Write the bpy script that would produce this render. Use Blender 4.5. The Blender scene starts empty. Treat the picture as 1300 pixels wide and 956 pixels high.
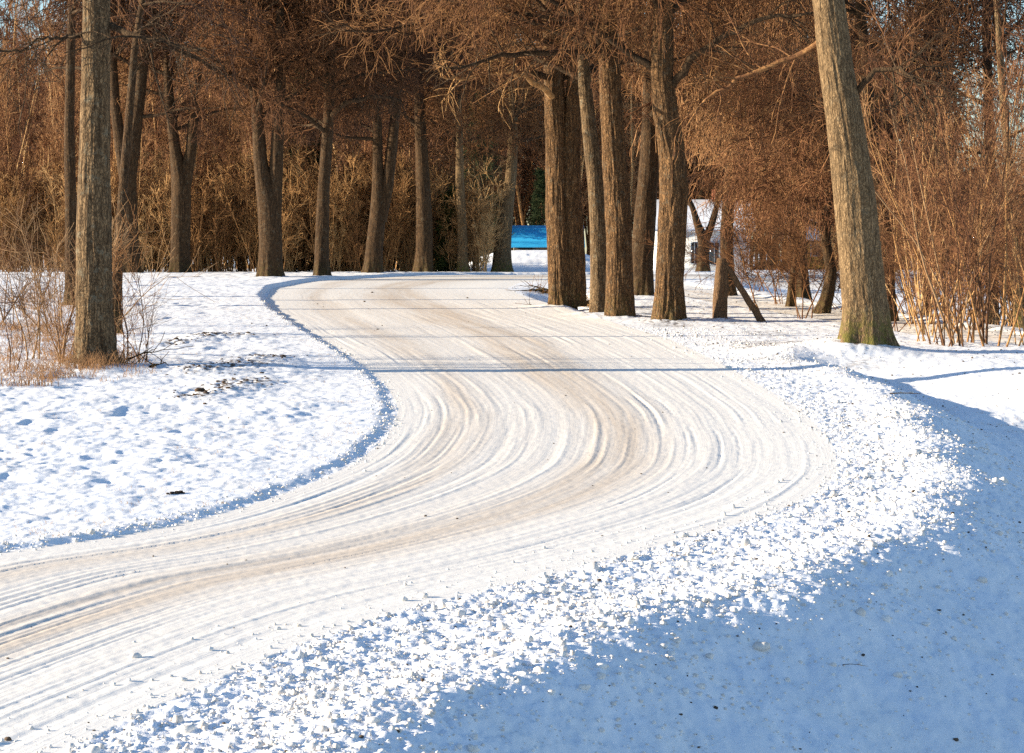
import bpy, math, random
import numpy as np
from mathutils import Vector
rng = np.random.default_rng(7); random.seed(7)
R = math.radians
C = bpy.context.scene.collection
sc = bpy.context.scene

# ------------------------------------------------------------------ camera, sky, sun, exposure
CAM_H, F = 2.2, 3000.0
PITCH = math.atan(158 / F)
cd = bpy.data.cameras.new('camera'); cam = bpy.data.objects.new('camera', cd); C.objects.link(cam)
cd.sensor_width = 36.0; cd.lens = 36.0 * F / 1300; cd.clip_end = 4000; cd.clip_start = 0.1
cam.location = (0, 0, CAM_H); cam.rotation_euler = (math.pi / 2 - PITCH, 0, 0)
sc.camera = cam
SUN_EL, SUN_AZ = 14.5, 4.0            # low sun on the left, a little behind the camera
w = bpy.data.worlds.new("World"); sc.world = w; w.use_nodes = True
wn = w.node_tree; bg = wn.nodes['Background']
sky = wn.nodes.new('ShaderNodeTexSky'); sky.sky_type = 'NISHITA'; sky.sun_disc = False
sky.sun_elevation = R(SUN_EL); sky.sun_rotation = R(270 - SUN_AZ); sky.air_density = 1.0; sky.dust_density = 0.3; sky.ozone_density = 3.0
wn.links.new(sky.outputs[0], bg.inputs[0]); bg.inputs[1].default_value = 0.096
sd = bpy.data.lights.new('sun', 'SUN'); sun = bpy.data.objects.new('sun', sd); C.objects.link(sun)
sd.energy = 5.0; sd.angle = R(0.5); sd.color = (1.0, 0.86, 0.65)
ldir = Vector((math.cos(R(SUN_AZ)), math.sin(R(SUN_AZ)), -math.tan(R(SUN_EL)))).normalized()
sun.rotation_euler = ldir.to_track_quat('-Z', 'Y').to_euler(); sun.location = (-30, 0, 20)
sc.view_settings.view_transform = 'Standard'; sc.view_settings.look = 'None'
sc.view_settings.gamma = 1; sc.view_settings.exposure = 1.3; sc.view_settings.use_curve_mapping = False
cy = sc.cycles; cy.max_bounces = 5; cy.diffuse_bounces = 3; cy.glossy_bounces = 2; cy.use_denoising = False

# ------------------------------------------------------------------ picture <-> place
ca, sa = math.cos(PITCH), math.sin(PITCH)
def ray(px, py):
    r, u = (px - 650.0), (478.0 - py)
    return np.array([r, F * ca + u * sa, -F * sa + u * ca])
def at(px, py, Y):
    d = ray(px, py); k = Y / d[1]
    return np.array([d[0] * k, Y, CAM_H + d[2] * k])
_ky = np.array([-80, 0, 12, 16, 22, 29, 36, 44, 52, 70, 92, 115, 140, 180, 300, 2000.])
_kz = np.array([-.2, 0, 0, .02, .10, .26, .46, .60, .73, 1.02, 1.3, 1.28, 1.12, 1.0, 0.9, 0.5])
_ty = np.arange(-80, 400, .5); _tz = np.interp(_ty, _ky, _kz)
_k = np.hanning(17); _k /= _k.sum(); _tz = np.convolve(np.pad(_tz, 8, mode='edge'), _k, 'valid')
def base_z(Y): return np.interp(Y, _ty, _tz)
_sy = np.arange(6, 93, .05); _spy = np.array([478 - (F * math.tan(math.atan2(base_z(y) - CAM_H, y) + PITCH)) for y in _sy])
def gnd(px, py):                                   # picture point -> (X, Y) on the snow
    Y = float(np.interp(-py, -_spy, _sy)); p = at(px, py, Y); return p[0], Y

# ------------------------------------------------------------------ noise
def _h(i, j, s):
    n = (i.astype(np.int64) * 374761393 + j.astype(np.int64) * 668265263 + s * 974634777) & 0xffffffff
    n = ((n ^ (n >> 13)) * 1274126177) & 0xffffffff
    return ((n ^ (n >> 16)) & 0xffff) / 65535.0
def vn(x, y, s=0):
    xi, yi = np.floor(x), np.floor(y); fx, fy = x - xi, y - yi
    fx = fx * fx * fx * (fx * (fx * 6 - 15) + 10); fy = fy * fy * fy * (fy * (fy * 6 - 15) + 10)
    a, b = _h(xi, yi, s), _h(xi + 1, yi, s); c, d = _h(xi, yi + 1, s), _h(xi + 1, yi + 1, s)
    return (a * (1 - fx) + b * fx) * (1 - fy) + (c * (1 - fx) + d * fx) * fy
def fbm(x, y, o=4, s=0, g=.5):
    t, a, n = 0, 1, 0
    for k in range(o):
        t = t + a * (vn(x * 2 ** k + 13.7 * k, y * 2 ** k - 7.1 * k, s + k) - .5); n += a; a *= g
    return t / n
def sst(a, b, x):
    t = np.clip((x - a) / (b - a), 0, 1); return t * t * (3 - 2 * t)

# ------------------------------------------------------------------ road edges traced, laid on the ground
Lp = [(-60, 706), (0, 700), (100, 690), (200, 672), (300, 648), (400, 612), (460, 582), (495, 548), (505, 518), (490, 490), (450, 456), (400, 426), (352, 397), (336, 379), (345, 366), (395, 357), (470, 353)]
Rp = [(180, 905), (270, 865), (420, 800), (560, 762), (700, 730), (850, 690), (960, 660), (1030, 632), (1066, 600), (1060, 565), (1020, 520), (940, 474), (850, 430), (745, 400), (665, 376), (645, 366), (662, 358)]
def curve(pts, pre, post):
    g = pre + [gnd(*p) for p in pts] + post
    P = np.array(g); d = np.r_[0, np.cumsum(np.hypot(*np.diff(P, axis=0).T))]
    t = np.arange(0, d[-1], .25); Q = np.c_[np.interp(t, d, P[:, 0]), np.interp(t, d, P[:, 1])]
    k = np.hanning(13); k /= k.sum()
    return np.c_[np.convolve(np.pad(Q[:, 0], 6, mode='edge'), k, 'valid'), np.convolve(np.pad(Q[:, 1], 6, mode='edge'), k, 'valid')]
LC = curve(Lp, [(-16, -60), (-10, -10), (-6.5, 6)], [(-3.3, 92.5), (5, 97), (22, 99), (60, 100)])
RC = curve(Rp, [(-10.5, -60), (-5.5, -10), (-3.0, 6)], [(4.5, 86), (22, 89), (60, 90)])
GX, GY = np.arange(-45, 60.1, .25), np.arange(-62, 130.1, .25)
def field(Cv):
    A, B = Cv[:-1], Cv[1:]; D = B - A; LL = (D ** 2).sum(1); cum = np.r_[0, np.cumsum(np.sqrt(LL))][:-1]
    xs = GX; out = np.empty((len(GY), len(xs))); so = np.empty_like(out)
    for j, y in enumerate(GY):
        px = xs[:, None] - A[None, :, 0]; py = y - A[None, :, 1]
        t = np.clip((px * D[:, 0] + py * D[:, 1]) / LL, 0, 1)
        dx = px - t * D[:, 0]; dy = py - t * D[:, 1]; d2 = dx * dx + dy * dy
        k = d2.argmin(1); r = np.arange(len(xs))
        cr = D[k, 0] * (y - A[k, 1]) - D[k, 1] * (xs - A[k, 0])
        out[j] = np.sqrt(d2[r, k]) * np.sign(cr); so[j] = cum[k] + t[r, k] * np.sqrt(LL[k])
    return out, so
fL, _ = field(LC); fR, sR = field(RC)              # + = left of the curve
_n = min(len(LC), len(RC)); 
def samp(f, X, Y):
    x = np.clip((X - GX[0]) / .25, 0, len(GX) - 1.001); y = np.clip((Y - GY[0]) / .25, 0, len(GY) - 1.001)
    i, j = x.astype(int), y.astype(int); a, b = x - i, y - j
    return (f[j, i] * (1 - a) + f[j, i + 1] * a) * (1 - b) + (f[j + 1, i] * (1 - a) + f[j + 1, i + 1] * a) * b
lane = curve([], [(13, 40), (10.5, 41.5), (9, 45), (8, 52), (6.5, 62), (5.0, 76), (4.5, 86)], [])
fP, sP = field(lane)
def zone(X, Y):
    dl = -samp(fL, X, Y); dr = samp(fR, X, Y)      # both positive on the road
    return dl, dr, samp(sR, X, Y), np.abs(samp(fP, X, Y))
def shoulder(s): return 1.3 + .25 * np.sin(s * .35) + .1 * np.sin(s * 1.9)
def H0(X, Y):                                      # the lie of the land
    X = np.asarray(X, float); Y = np.asarray(Y, float)
    dl, dr, s, dp = zone(X, Y)
    z = base_z(Y).copy()
    bank = .036 + .07 * sst(30, 70, Y); dl = dl + .16 * fbm(X * 3, Y * 2, 4, 33) + .10 * fbm(X * .7, Y * .5, 2, 34)
    z = z + bank * sst(.0, -.20, dl) * sst(110, 90, Y) + .05 * sst(-.5, -7, dl) * sst(8, 25, Y) * sst(75, 50, Y)
    t = -dr - shoulder(s) - .12 * fbm(X * 1.5, Y * 1.5, 2, 91)
    z = z + .05 * np.exp(-((t + .15) / .35) ** 2) * sst(46, 34, Y)
    tp = np.maximum(t, 0)
    soft = np.where(tp < .5, tp * tp, tp - .25)
    full = 2.6 * (1 - np.exp(-soft * .50 / 2.6)) 
    wd = 1.5 + 4 * sst(34, 26, Y)
    dit = .30 * sst(43, 31, Y) * sst(0, .8, t) * sst(2 * wd, wd * .5, t)
    f = sst(33, 26, Y)
    z = z - full * f - dit * (1 - f)
    # hollow beyond the verge on the right, mound under the big tree
    z = z - .75 * sst(6.2, 9.5, X - .02 * (Y - 45)) * sst(44, 50, Y) * sst(100, 75, Y) * sst(1.6, 3.2, dp)
    z = z + .22 * np.exp(-(((X - 5.35) / 1.1) ** 2 + ((Y - 39.6) / 1.6) ** 2))
    z = z - .42 * np.exp(-(((X - 1.45) / .75) ** 2 + ((Y - 65) / 6.5) ** 2)) * sst(.0, .5, -dr)
    # snowy bank in front of the shed
    z = z + 1.0 * sst(105, 112, Y) * sst(127, 118, Y) * np.exp(-((X - 1.2) / 3.4) ** 4)
    z = z + .05 * np.exp(-(((X + 6.3) / 1.6) ** 2 + ((Y - 34.8) / 3) ** 2))
    return z
def ground_z(x, y): return float(H0(np.array([x]), np.array([y]))[0])
trunk_feet = [(at(a_, b_, c_)[0], c_, r_) for a_, b_, c_, r_ in [(722, 389, 58.5, .9), (760, 401, 54.5, .5), (787, 404, 52.5, .65), (848, 409, 50.5, .75), (1097, 428, 39.5, .75), (120, 466, 34.8, .3), (343, 356, 84, .7), (408, 356, 85, .5), (473, 352, 90, .5), (814, 372, 66, .55), (914, 404, 51, .4)]]
litter_spots = [gnd(*p) + (r,) for p, r in [((258, 434), .45), ((300, 470), .9), ((285, 500), .5), ((318, 492), .45), ((250, 478), .4), ((296, 432), .6), ((222, 440), .5), ((340, 460), .4), ((250, 510), .4)]]
def detail(X, Y, dl, dr, s, dp):
    on = (dl > 0) & (dr > 0)
    u = np.clip(dl / (np.maximum(dl + dr, .5)), -.5, 1.5) * 5.2     # metres across
    edge = np.minimum(dl, dr)
    fade = np.clip(22 / np.maximum(Y, 8), .45, 1)
    mott = vn(X * .35, Y * .35, 77)
    hum = (fbm(X * 1.7, Y * 1.3, 4, 3, .62) * .085 + np.abs(fbm(X * 3.1, Y * 2.3, 3, 9)) * .05) * (.35 + .9 * mott)
    verge = hum * np.where(dl < 0, sst(0, -1.2, dl), .85 * sst(-.9, -2.2, dr)) + fbm(X * 9, Y * 7, 4, 5, .65) * .028
    # foot holes in the crusted snow
    hl = vn(X * 2.2, Y * 1.5, 31); verge = verge - .035 * sst(.75, .92, hl) * sst(-.6, -2, dl)
    lump = fbm(X * 11, Y * 11, 3, 21) * .038 + fbm(X * 30, Y * 30, 2, 25) * .026
    lump = lump + fbm(X * 2.3, Y * 2.3, 3, 29) * .10 * sst(-1.2, -2.4, dr)
    sh = sst(.25, -.15, dr) * (.35 + .65 * sst(-2.4, -1.1, dr)) * sst(44, 30, Y)
    uw = u + .10 * fbm(X * .2, Y * .2, 2, 44); w1 = fbm(uw * 6.5, s * .07, 5, 41, .75) * .0095; w2 = fbm(uw * 1.1, s * .05, 2, 47) * .016; w1 = w1 - .0055 * sst(.70, .95, vn(uw * 24, s * .22, 49)) * sst(.35, .7, vn(uw * 1.5, s * .12, 50)) + .004 * sst(.72, .95, vn(uw * 17 + .8 * s * .05, s * .2, 52)); w1 = w1 * sst(75, 45, Y)
    w3 = fbm(X * 16, Y * 16, 3, 51) * .006
    rut = (w1 * (.5 + 1.1 * vn(u * .8, s * .15, 60)) + w2 + w3) * sst(0, .35, edge)
    z = np.where(on, rut, verge * 1 + lump * sh)
    for (lx, ly, r) in litter_spots:
        z = z + np.exp(-(((X - lx) / r) ** 2 + ((Y - ly) / (r * 1.6)) ** 2)) * (.05 + .12 * np.abs(fbm(X * 5, Y * 5, 3, 71)))
    for (lx, ly, r) in trunk_feet:
        z = z + np.exp(-(((X - lx) / r / 1.1) ** 2 + ((Y - ly) / r / 1.1) ** 2)) * (.09 + .10 * fbm(X * 4, Y * 4, 3, 73))
    return z * np.where(on, 1, fade ** .3)

# ------------------------------------------------------------------ mesh helpers
def mesh_np(name, V, Fq, mats, smooth=True, mi=None):
    me = bpy.data.meshes.new(name); V = np.asarray(V, np.float32); n = Fq.shape[1]
    me.vertices.add(len(V)); me.vertices.foreach_set('co', V.ravel())
    me.loops.add(Fq.size); me.loops.foreach_set('vertex_index', Fq.astype(np.int32).ravel())
    me.polygons.add(len(Fq)); me.polygons.foreach_set('loop_start', np.arange(0, Fq.size, n, dtype=np.int32))
    if smooth: me.polygons.foreach_set('use_smooth', np.ones(len(Fq), bool))
    if mi is not None: me.polygons.foreach_set('material_index', mi.astype(np.int32))
    me.update(calc_edges=True)
    for m in mats: me.materials.append(m)
    return me
def link(name, me, parent=None, **kw):
    o = bpy.data.objects.new(name, me); C.objects.link(o)
    if parent: o.parent = parent
    for k, v in kw.items():
        if v is not None: o[k] = v
    return o
def thing(name, label, category, loc, group=None, rz=0):
    o = bpy.data.objects.new(name, None); C.objects.link(o); o.location = loc; o.rotation_euler = (0, 0, rz)
    o.empty_display_size = .3
    o['label'] = label; o['category'] = category
    if group: o['group'] = group
    return o
def tube_geo(P, Rd, S=3):
    P = np.asarray(P, float); N, K, _ = P.shape
    T = np.gradient(P, axis=1); T /= np.linalg.norm(T, axis=2, keepdims=True) + 1e-9
    m = T.mean(1); ref = np.where((np.abs(m[:, 2]) > .7)[:, None], np.array([1., 0, 0]), np.array([0, 0, 1.]))
    A = np.cross(T, ref[:, None, :]); A /= np.linalg.norm(A, axis=2, keepdims=True) + 1e-9; B = np.cross(T, A)
    th = np.arange(S) * 2 * np.pi / S
    V = P[:, :, None, :] + Rd[:, :, None, None] * (np.cos(th)[None, None, :, None] * A[:, :, None, :] + np.sin(th)[None, None, :, None] * B[:, :, None, :])
    idx = np.arange(N * K * S).reshape(N, K, S); nx = np.roll(idx, -1, 2)
    Fq = np.stack([idx[:, :-1], nx[:, :-1], nx[:, 1:], idx[:, 1:]], -1).reshape(-1, 4)
    return V.reshape(-1, 3), Fq
class Geo:
    def __init__(s): s.V = []; s.F = []; s.M = []; s.n = 0
    def add(s, V, Fq, mi=0):
        s.V.append(V); s.F.append(Fq + s.n); s.M.append(np.full(len(Fq), mi)); s.n += len(V)
    def mesh(s, name, mats, smooth=True): return mesh_np(name, np.concatenate(s.V), np.concatenate(s.F), mats, smooth, np.concatenate(s.M))
def box(g, x0, x1, y0, y1, z0, z1, mi=0, M=None):
    V = np.array([(x, y, z) for x in (x0, x1) for y in (y0, y1) for z in (z0, z1)], float)
    if M is not None: V = V @ M[:3, :3].T + M[:3, 3]
    g.add(V, np.array([(0, 1, 3, 2), (4, 6, 7, 5), (0, 4, 5, 1), (2, 3, 7, 6), (0, 2, 6, 4), (1, 5, 7, 3)]), mi)
def prism(g, prof, axis_pts, mi=0):                 # profile (y,z) swept from x0 to x1
    x0, x1 = axis_pts; n = len(prof)
    V = np.array([(x0, y, z) for y, z in prof] + [(x1, y, z) for y, z in prof], float)
    Fs = [(i, (i + 1) % n, n + (i + 1) % n, n + i) for i in range(n)]
    g.add(V, np.array(Fs), mi)
    if n == 4: g.add(V, np.array([(3, 2, 1, 0), (4, 5, 6, 7)]), mi)

# ------------------------------------------------------------------ materials
def mat(name, rough=.9):
    m = bpy.data.materials.new(name); m.use_nodes = True; nt = m.node_tree; b = nt.nodes['Principled BSDF']
    b.inputs['Roughness'].default_value = rough; b.inputs['Specular IOR Level'].default_value = .15
    return m, nt, b
def N(nt, t, **kw):
    n = nt.nodes.new(t)
    for k, v in kw.items():
        if hasattr(n, k): setattr(n, k, v)
        else: n.inputs[k].default_value = v
    return n
def ramp(nt, src, stops):
    r = nt.nodes.new('ShaderNodeValToRGB'); e = r.color_ramp.elements
    while len(e) < len(stops): e.new(.5)
    for q, (p, c) in zip(e, stops): q.position = p; q.color = (*c, 1) if len(c) == 3 else c
    nt.links.new(src, r.inputs[0]); return r.outputs[0]
def mixc(nt, fac, a, b):
    m = nt.nodes.new('ShaderNodeMix'); m.data_type = 'RGBA'
    for k, v in ((0, fac), (6, a), (7, b)):
        if hasattr(v, 'default_value') or hasattr(v, 'links'): nt.links.new(v, m.inputs[k])
        else: m.inputs[k].default_value = v if k == 0 else (*v, 1)
    return m.outputs[2]
def coords(nt, scale, kind='Object'):
    tc = nt.nodes.new('ShaderNodeTexCoord'); mp = nt.nodes.new('ShaderNodeMapping'); mp.inputs['Scale'].default_value = scale
    nt.links.new(tc.outputs[kind], mp.inputs[0]); return mp.outputs[0]
def noise(nt, vec, sc_, det=4, rough=.55):
    n = nt.nodes.new('ShaderNodeTexNoise'); n.inputs['Scale'].default_value = sc_; n.inputs['Detail'].default_value = det; n.inputs['Roughness'].default_value = rough
    nt.links.new(vec, n.inputs['Vector']); return n.outputs[0]
def bump(nt, b, h, strength, dist, prev=None):
    n = nt.nodes.new('ShaderNodeBump'); n.inputs['Strength'].default_value = strength; n.inputs['Distance'].default_value = dist
    nt.links.new(h, n.inputs['Height'])
    if prev: nt.links.new(prev, n.inputs['Normal'])
    nt.links.new(n.outputs[0], b.inputs['Normal']); return n.outputs[0]

def snow_mat():
    m, nt, b = mat('snow', .75)
    v = coords(nt, (1, 1, 1)); a = noise(nt, v, 2.2, 5); f = noise(nt, v, 38, 4, .7); g = noise(nt, v, 9, 3)
    col = mixc(nt, ramp(nt, a, [(.35, (0, 0, 0)), (.7, (1, 1, 1))]), (.84, .86, .90), (.88, .87, .86))
    # grass tips and leaf crumbs showing through the thin snow
    sp = ramp(nt, f, [(.60, (0, 0, 0)), (.68, (1, 1, 1))]); pa = ramp(nt, a, [(.50, (0, 0, 0)), (.62, (1, 1, 1))])
    mm = N(nt, 'ShaderNodeMath', operation='MULTIPLY'); nt.links.new(sp, mm.inputs[0]); nt.links.new(pa, mm.inputs[1])
    m2 = N(nt, 'ShaderNodeMath', operation='MULTIPLY'); m2.inputs[1].default_value = .55; nt.links.new(mm.outputs[0], m2.inputs[0])
    col = mixc(nt, m2.outputs[0], col, (.36, .25, .15))
    at_ = N(nt, 'ShaderNodeAttribute', attribute_name='dirt')
    dn = N(nt, 'ShaderNodeMath', operation='MULTIPLY'); nt.links.new(at_.outputs['Fac'], dn.inputs[0]); nt.links.new(ramp(nt, g, [(.47, (0, 0, 0)), (.56, (1, 1, 1))]), dn.inputs[1])
    col = mixc(nt, dn.outputs[0], col, (.10, .065, .04))
    nt.links.new(col, b.inputs['Base Color'])
    p = bump(nt, b, f, .45, .010); bump(nt, b, noise(nt, v, 150, 2), .3, .003, p)
    return m
def road_mat():
    m, nt, b = mat('packed_snow', .6)
    uv = nt.nodes.new('ShaderNodeUVMap'); uv.uv_map = 'across_along'
    sep = nt.nodes.new('ShaderNodeSeparateXYZ'); nt.links.new(uv.outputs[0], sep.inputs[0])
    def mp(sc_): q = nt.nodes.new('ShaderNodeMapping'); q.inputs['Scale'].default_value = sc_; nt.links.new(uv.outputs[0], q.inputs[0]); return q.outputs[0]
    streak = noise(nt, mp((3.2, .10, 1)), 1, 5, .65); fine = noise(nt, mp((17, .5, 1)), 1, 4, .7); wide = noise(nt, mp((.7, .09, 1)), 1, 3)
    ob = coords(nt, (1, 1, 1)); gr = noise(nt, ob, 45, 4, .7); spk = noise(nt, ob, 140, 2, .6)
    wob = N(nt, 'ShaderNodeMath', operation='MULTIPLY_ADD'); nt.links.new(wide, wob.inputs[0]); wob.inputs[1].default_value = 1.1; 
    nt.links.new(sep.outputs[0], wob.inputs[2])     # across (0..5.2 m) + wobble
    # sandy wheel lanes worn through to the ice
    ln = ramp(nt, None or wob.outputs[0], [(0, (0, 0, 0))]) if False else None
    mr = N(nt, 'ShaderNodeMapRange'); mr.inputs[1].default_value = 0; mr.inputs[2].default_value = 6.3; nt.links.new(wob.outputs[0], mr.inputs[0])
    lanes = ramp(nt, mr.outputs[0], [(.0, (.05,)*3), (.17, (.2,)*3), (.24, (.85,)*3), (.31, (.3,)*3), (.40, (.35,)*3), (.47, (1,)*3), (.56, (.95,)*3), (.64, (.25,)*3), (.85, (.02,)*3)])
    st = ramp(nt, streak, [(.30, (.35,)*3), (.58, (1,)*3)])
    mul = N(nt, 'ShaderNodeMath', operation='MULTIPLY'); nt.links.new(lanes, mul.inputs[0]); nt.links.new(st, mul.inputs[1])
    col = mixc(nt, mul.outputs[0], (.88, .845, .79), (.66, .565, .465))
    fs = ramp(nt, fine, [(.60, (0, 0, 0)), (.72, (1, 1, 1))]); ls = ramp(nt, lanes, [(0, (.10,)*3), (1, (.5,)*3)])
    m2 = N(nt, 'ShaderNodeMath', operation='MULTIPLY'); nt.links.new(fs, m2.inputs[0]); nt.links.new(ls, m2.inputs[1])
    col = mixc(nt, m2.outputs[0], col, (.50, .42, .35))
    sp = ramp(nt, gr, [(.66, (0, 0, 0)), (.74, (1, 1, 1))])
    m3 = N(nt, 'ShaderNodeMath', operation='MULTIPLY'); nt.links.new(sp, m3.inputs[0]); m3.inputs[1].default_value = .3
    col = mixc(nt, m3.outputs[0], col, (.45, .35, .26))
    nt.links.new(col, b.inputs['Base Color'])
    p = bump(nt, b, fine, .35, .008); p = bump(nt, b, gr, .3, .005, p); bump(nt, b, spk, .25, .002, p)
    return m
def bark_mat(name, c_light, c_dark, sc_=1.0, moss=0.0, lichen=.2, bs=1.0):
    m, nt, b = mat(name, .92)
    v = coords(nt, (sc_, sc_, sc_ * .13)); n1 = noise(nt, v, 24, 7, .72); v2 = coords(nt, (1, 1, 1)); n2 = noise(nt, v2, 2.5, 3)
    vo = nt.nodes.new('ShaderNodeTexVoronoi'); vo.feature = 'DISTANCE_TO_EDGE'; vo.inputs['Scale'].default_value = 26
    dm = nt.nodes.new('ShaderNodeVectorMath'); dm.operation = 'MULTIPLY_ADD'; dm.inputs[1].default_value = (.12,) * 3
    nn = nt.nodes.new('ShaderNodeTexNoise'); nn.inputs['Scale'].default_value = 9; nt.links.new(v2, nn.inputs['Vector'])
    nt.links.new(nn.outputs['Color'], dm.inputs[0]); nt.links.new(v, dm.inputs[2]); nt.links.new(dm.outputs[0], vo.inputs['Vector'])
    cr = ramp(nt, vo.outputs['Distance'], [(0, (.25,) * 3), (.22, (1, 1, 1))])
    col = mixc(nt, ramp(nt, n1, [(.32, (0, 0, 0)), (.68, (1, 1, 1))]), c_dark, c_light)
    col = mixc(nt, cr, tuple(x * .55 for x in c_dark), col)
    if lichen:
        lf = ramp(nt, noise(nt, v2, 7, 5, .7), [(.55, (0, 0, 0)), (.68, (lichen,) * 3)]); col = mixc(nt, lf, col, (.20, .19, .14))
    if moss:
        z = nt.nodes.new('ShaderNodeSeparateXYZ'); tc = nt.nodes.new('ShaderNodeTexCoord'); nt.links.new(tc.outputs['Object'], z.inputs[0])
        q = N(nt, 'ShaderNodeMapRange'); q.inputs[1].default_value = .65; q.inputs[2].default_value = .05; nt.links.new(z.outputs[2], q.inputs[0])
        mm = N(nt, 'ShaderNodeMath', operation='MULTIPLY'); nt.links.new(q.outputs[0], mm.inputs[0]); nt.links.new(ramp(nt, noise(nt, v2, 9, 4), [(.42, (0, 0, 0)), (.58, (moss,) * 3)]), mm.inputs[1])
        col = mixc(nt, mm.outputs[0], col, (.12, .11, .025))
    nt.links.new(col, b.inputs['Base Color'])
    ad = N(nt, 'ShaderNodeMath', operation='ADD'); nt.links.new(cr, ad.inputs[0]); nt.links.new(n1, ad.inputs[1])
    bump(nt, b, ad.outputs[0], .5 * bs, .025)
    return m
def twig_mat(name, stops, var=.35):
    m, nt, b = mat(name, .85)
    v = coords(nt, (1, 1, 1)); n = noise(nt, v, 7, 5, .8); oi = nt.nodes.new('ShaderNodeObjectInfo')
    f = N(nt, 'ShaderNodeMath', operation='MULTIPLY_ADD'); nt.links.new(oi.outputs['Random'], f.inputs[0]); f.inputs[1].default_value = var
    s = N(nt, 'ShaderNodeMath', operation='SUBTRACT'); nt.links.new(n, s.inputs[0]); s.inputs[1].default_value = var / 2; nt.links.new(s.outputs[0], f.inputs[2])
    nt.links.new(ramp(nt, f.outputs[0], stops), b.inputs['Base Color']); return m
def plain(name, c, rough=.8, c2=None, ns=8, bd=0):
    m, nt, b = mat(name, rough)
    v = coords(nt, (1, 1, 1)); n = noise(nt, v, ns, 4)
    c2 = c2 or tuple(x * .75 for x in c)
    nt.links.new(mixc(nt, ramp(nt, n, [(.35, (0, 0, 0)), (.65, (1, 1, 1))]), c2, c), b.inputs['Base Color'])
    if bd: bump(nt, b, n, .6, bd)
    return m
M_snow, M_road = snow_mat(), road_mat()
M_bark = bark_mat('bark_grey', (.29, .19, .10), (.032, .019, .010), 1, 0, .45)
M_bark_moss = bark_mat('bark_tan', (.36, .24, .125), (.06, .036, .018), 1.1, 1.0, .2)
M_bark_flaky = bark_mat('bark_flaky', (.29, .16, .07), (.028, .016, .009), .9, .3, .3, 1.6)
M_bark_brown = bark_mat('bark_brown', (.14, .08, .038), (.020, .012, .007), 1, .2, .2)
M_limb = bark_mat('bark_limb', (.12, .075, .04), (.03, .018, .010), 1, 0, .15)
M_twig = twig_mat('twig_brown', [(.3, (.025, .012, .008)), (.45, (.085, .038, .018)), (.56, (.15, .066, .027)), (.72, (.23, .12, .05))])
M_twig_red = twig_mat('twig_red', [(.3, (.055, .024, .013)), (.45, (.19, .085, .042)), (.58, (.28, .14, .062)), (.72, (.38, .22, .105))])
M_twig_tan = twig_mat('twig_tan', [(.3, (.10, .045, .02)), (.45, (.30, .155, .06)), (.6, (.46, .27, .115)), (.75, (.52, .35, .17))])
M_leaf = plain('dead_leaf', (.26, .12, .045), .7, (.12, .055, .025), 3)
M_grass = twig_mat('dry_grass', [(.25, (.16, .08, .04)), (.5, (.34, .19, .09)), (.75, (.48, .32, .17))])
M_shrub = twig_mat('twig_shrub', [(.3, (.05, .025, .014)), (.45, (.14, .07, .035)), (.6, (.24, .14, .07)), (.75, (.34, .22, .12))])
M_needle = plain('needles', (.040, .055, .018), .8, (.018, .028, .010), 3)
M_needle_y = plain('needles_light', (.10, .11, .025), .8, (.04, .05, .015), 3)

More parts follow.
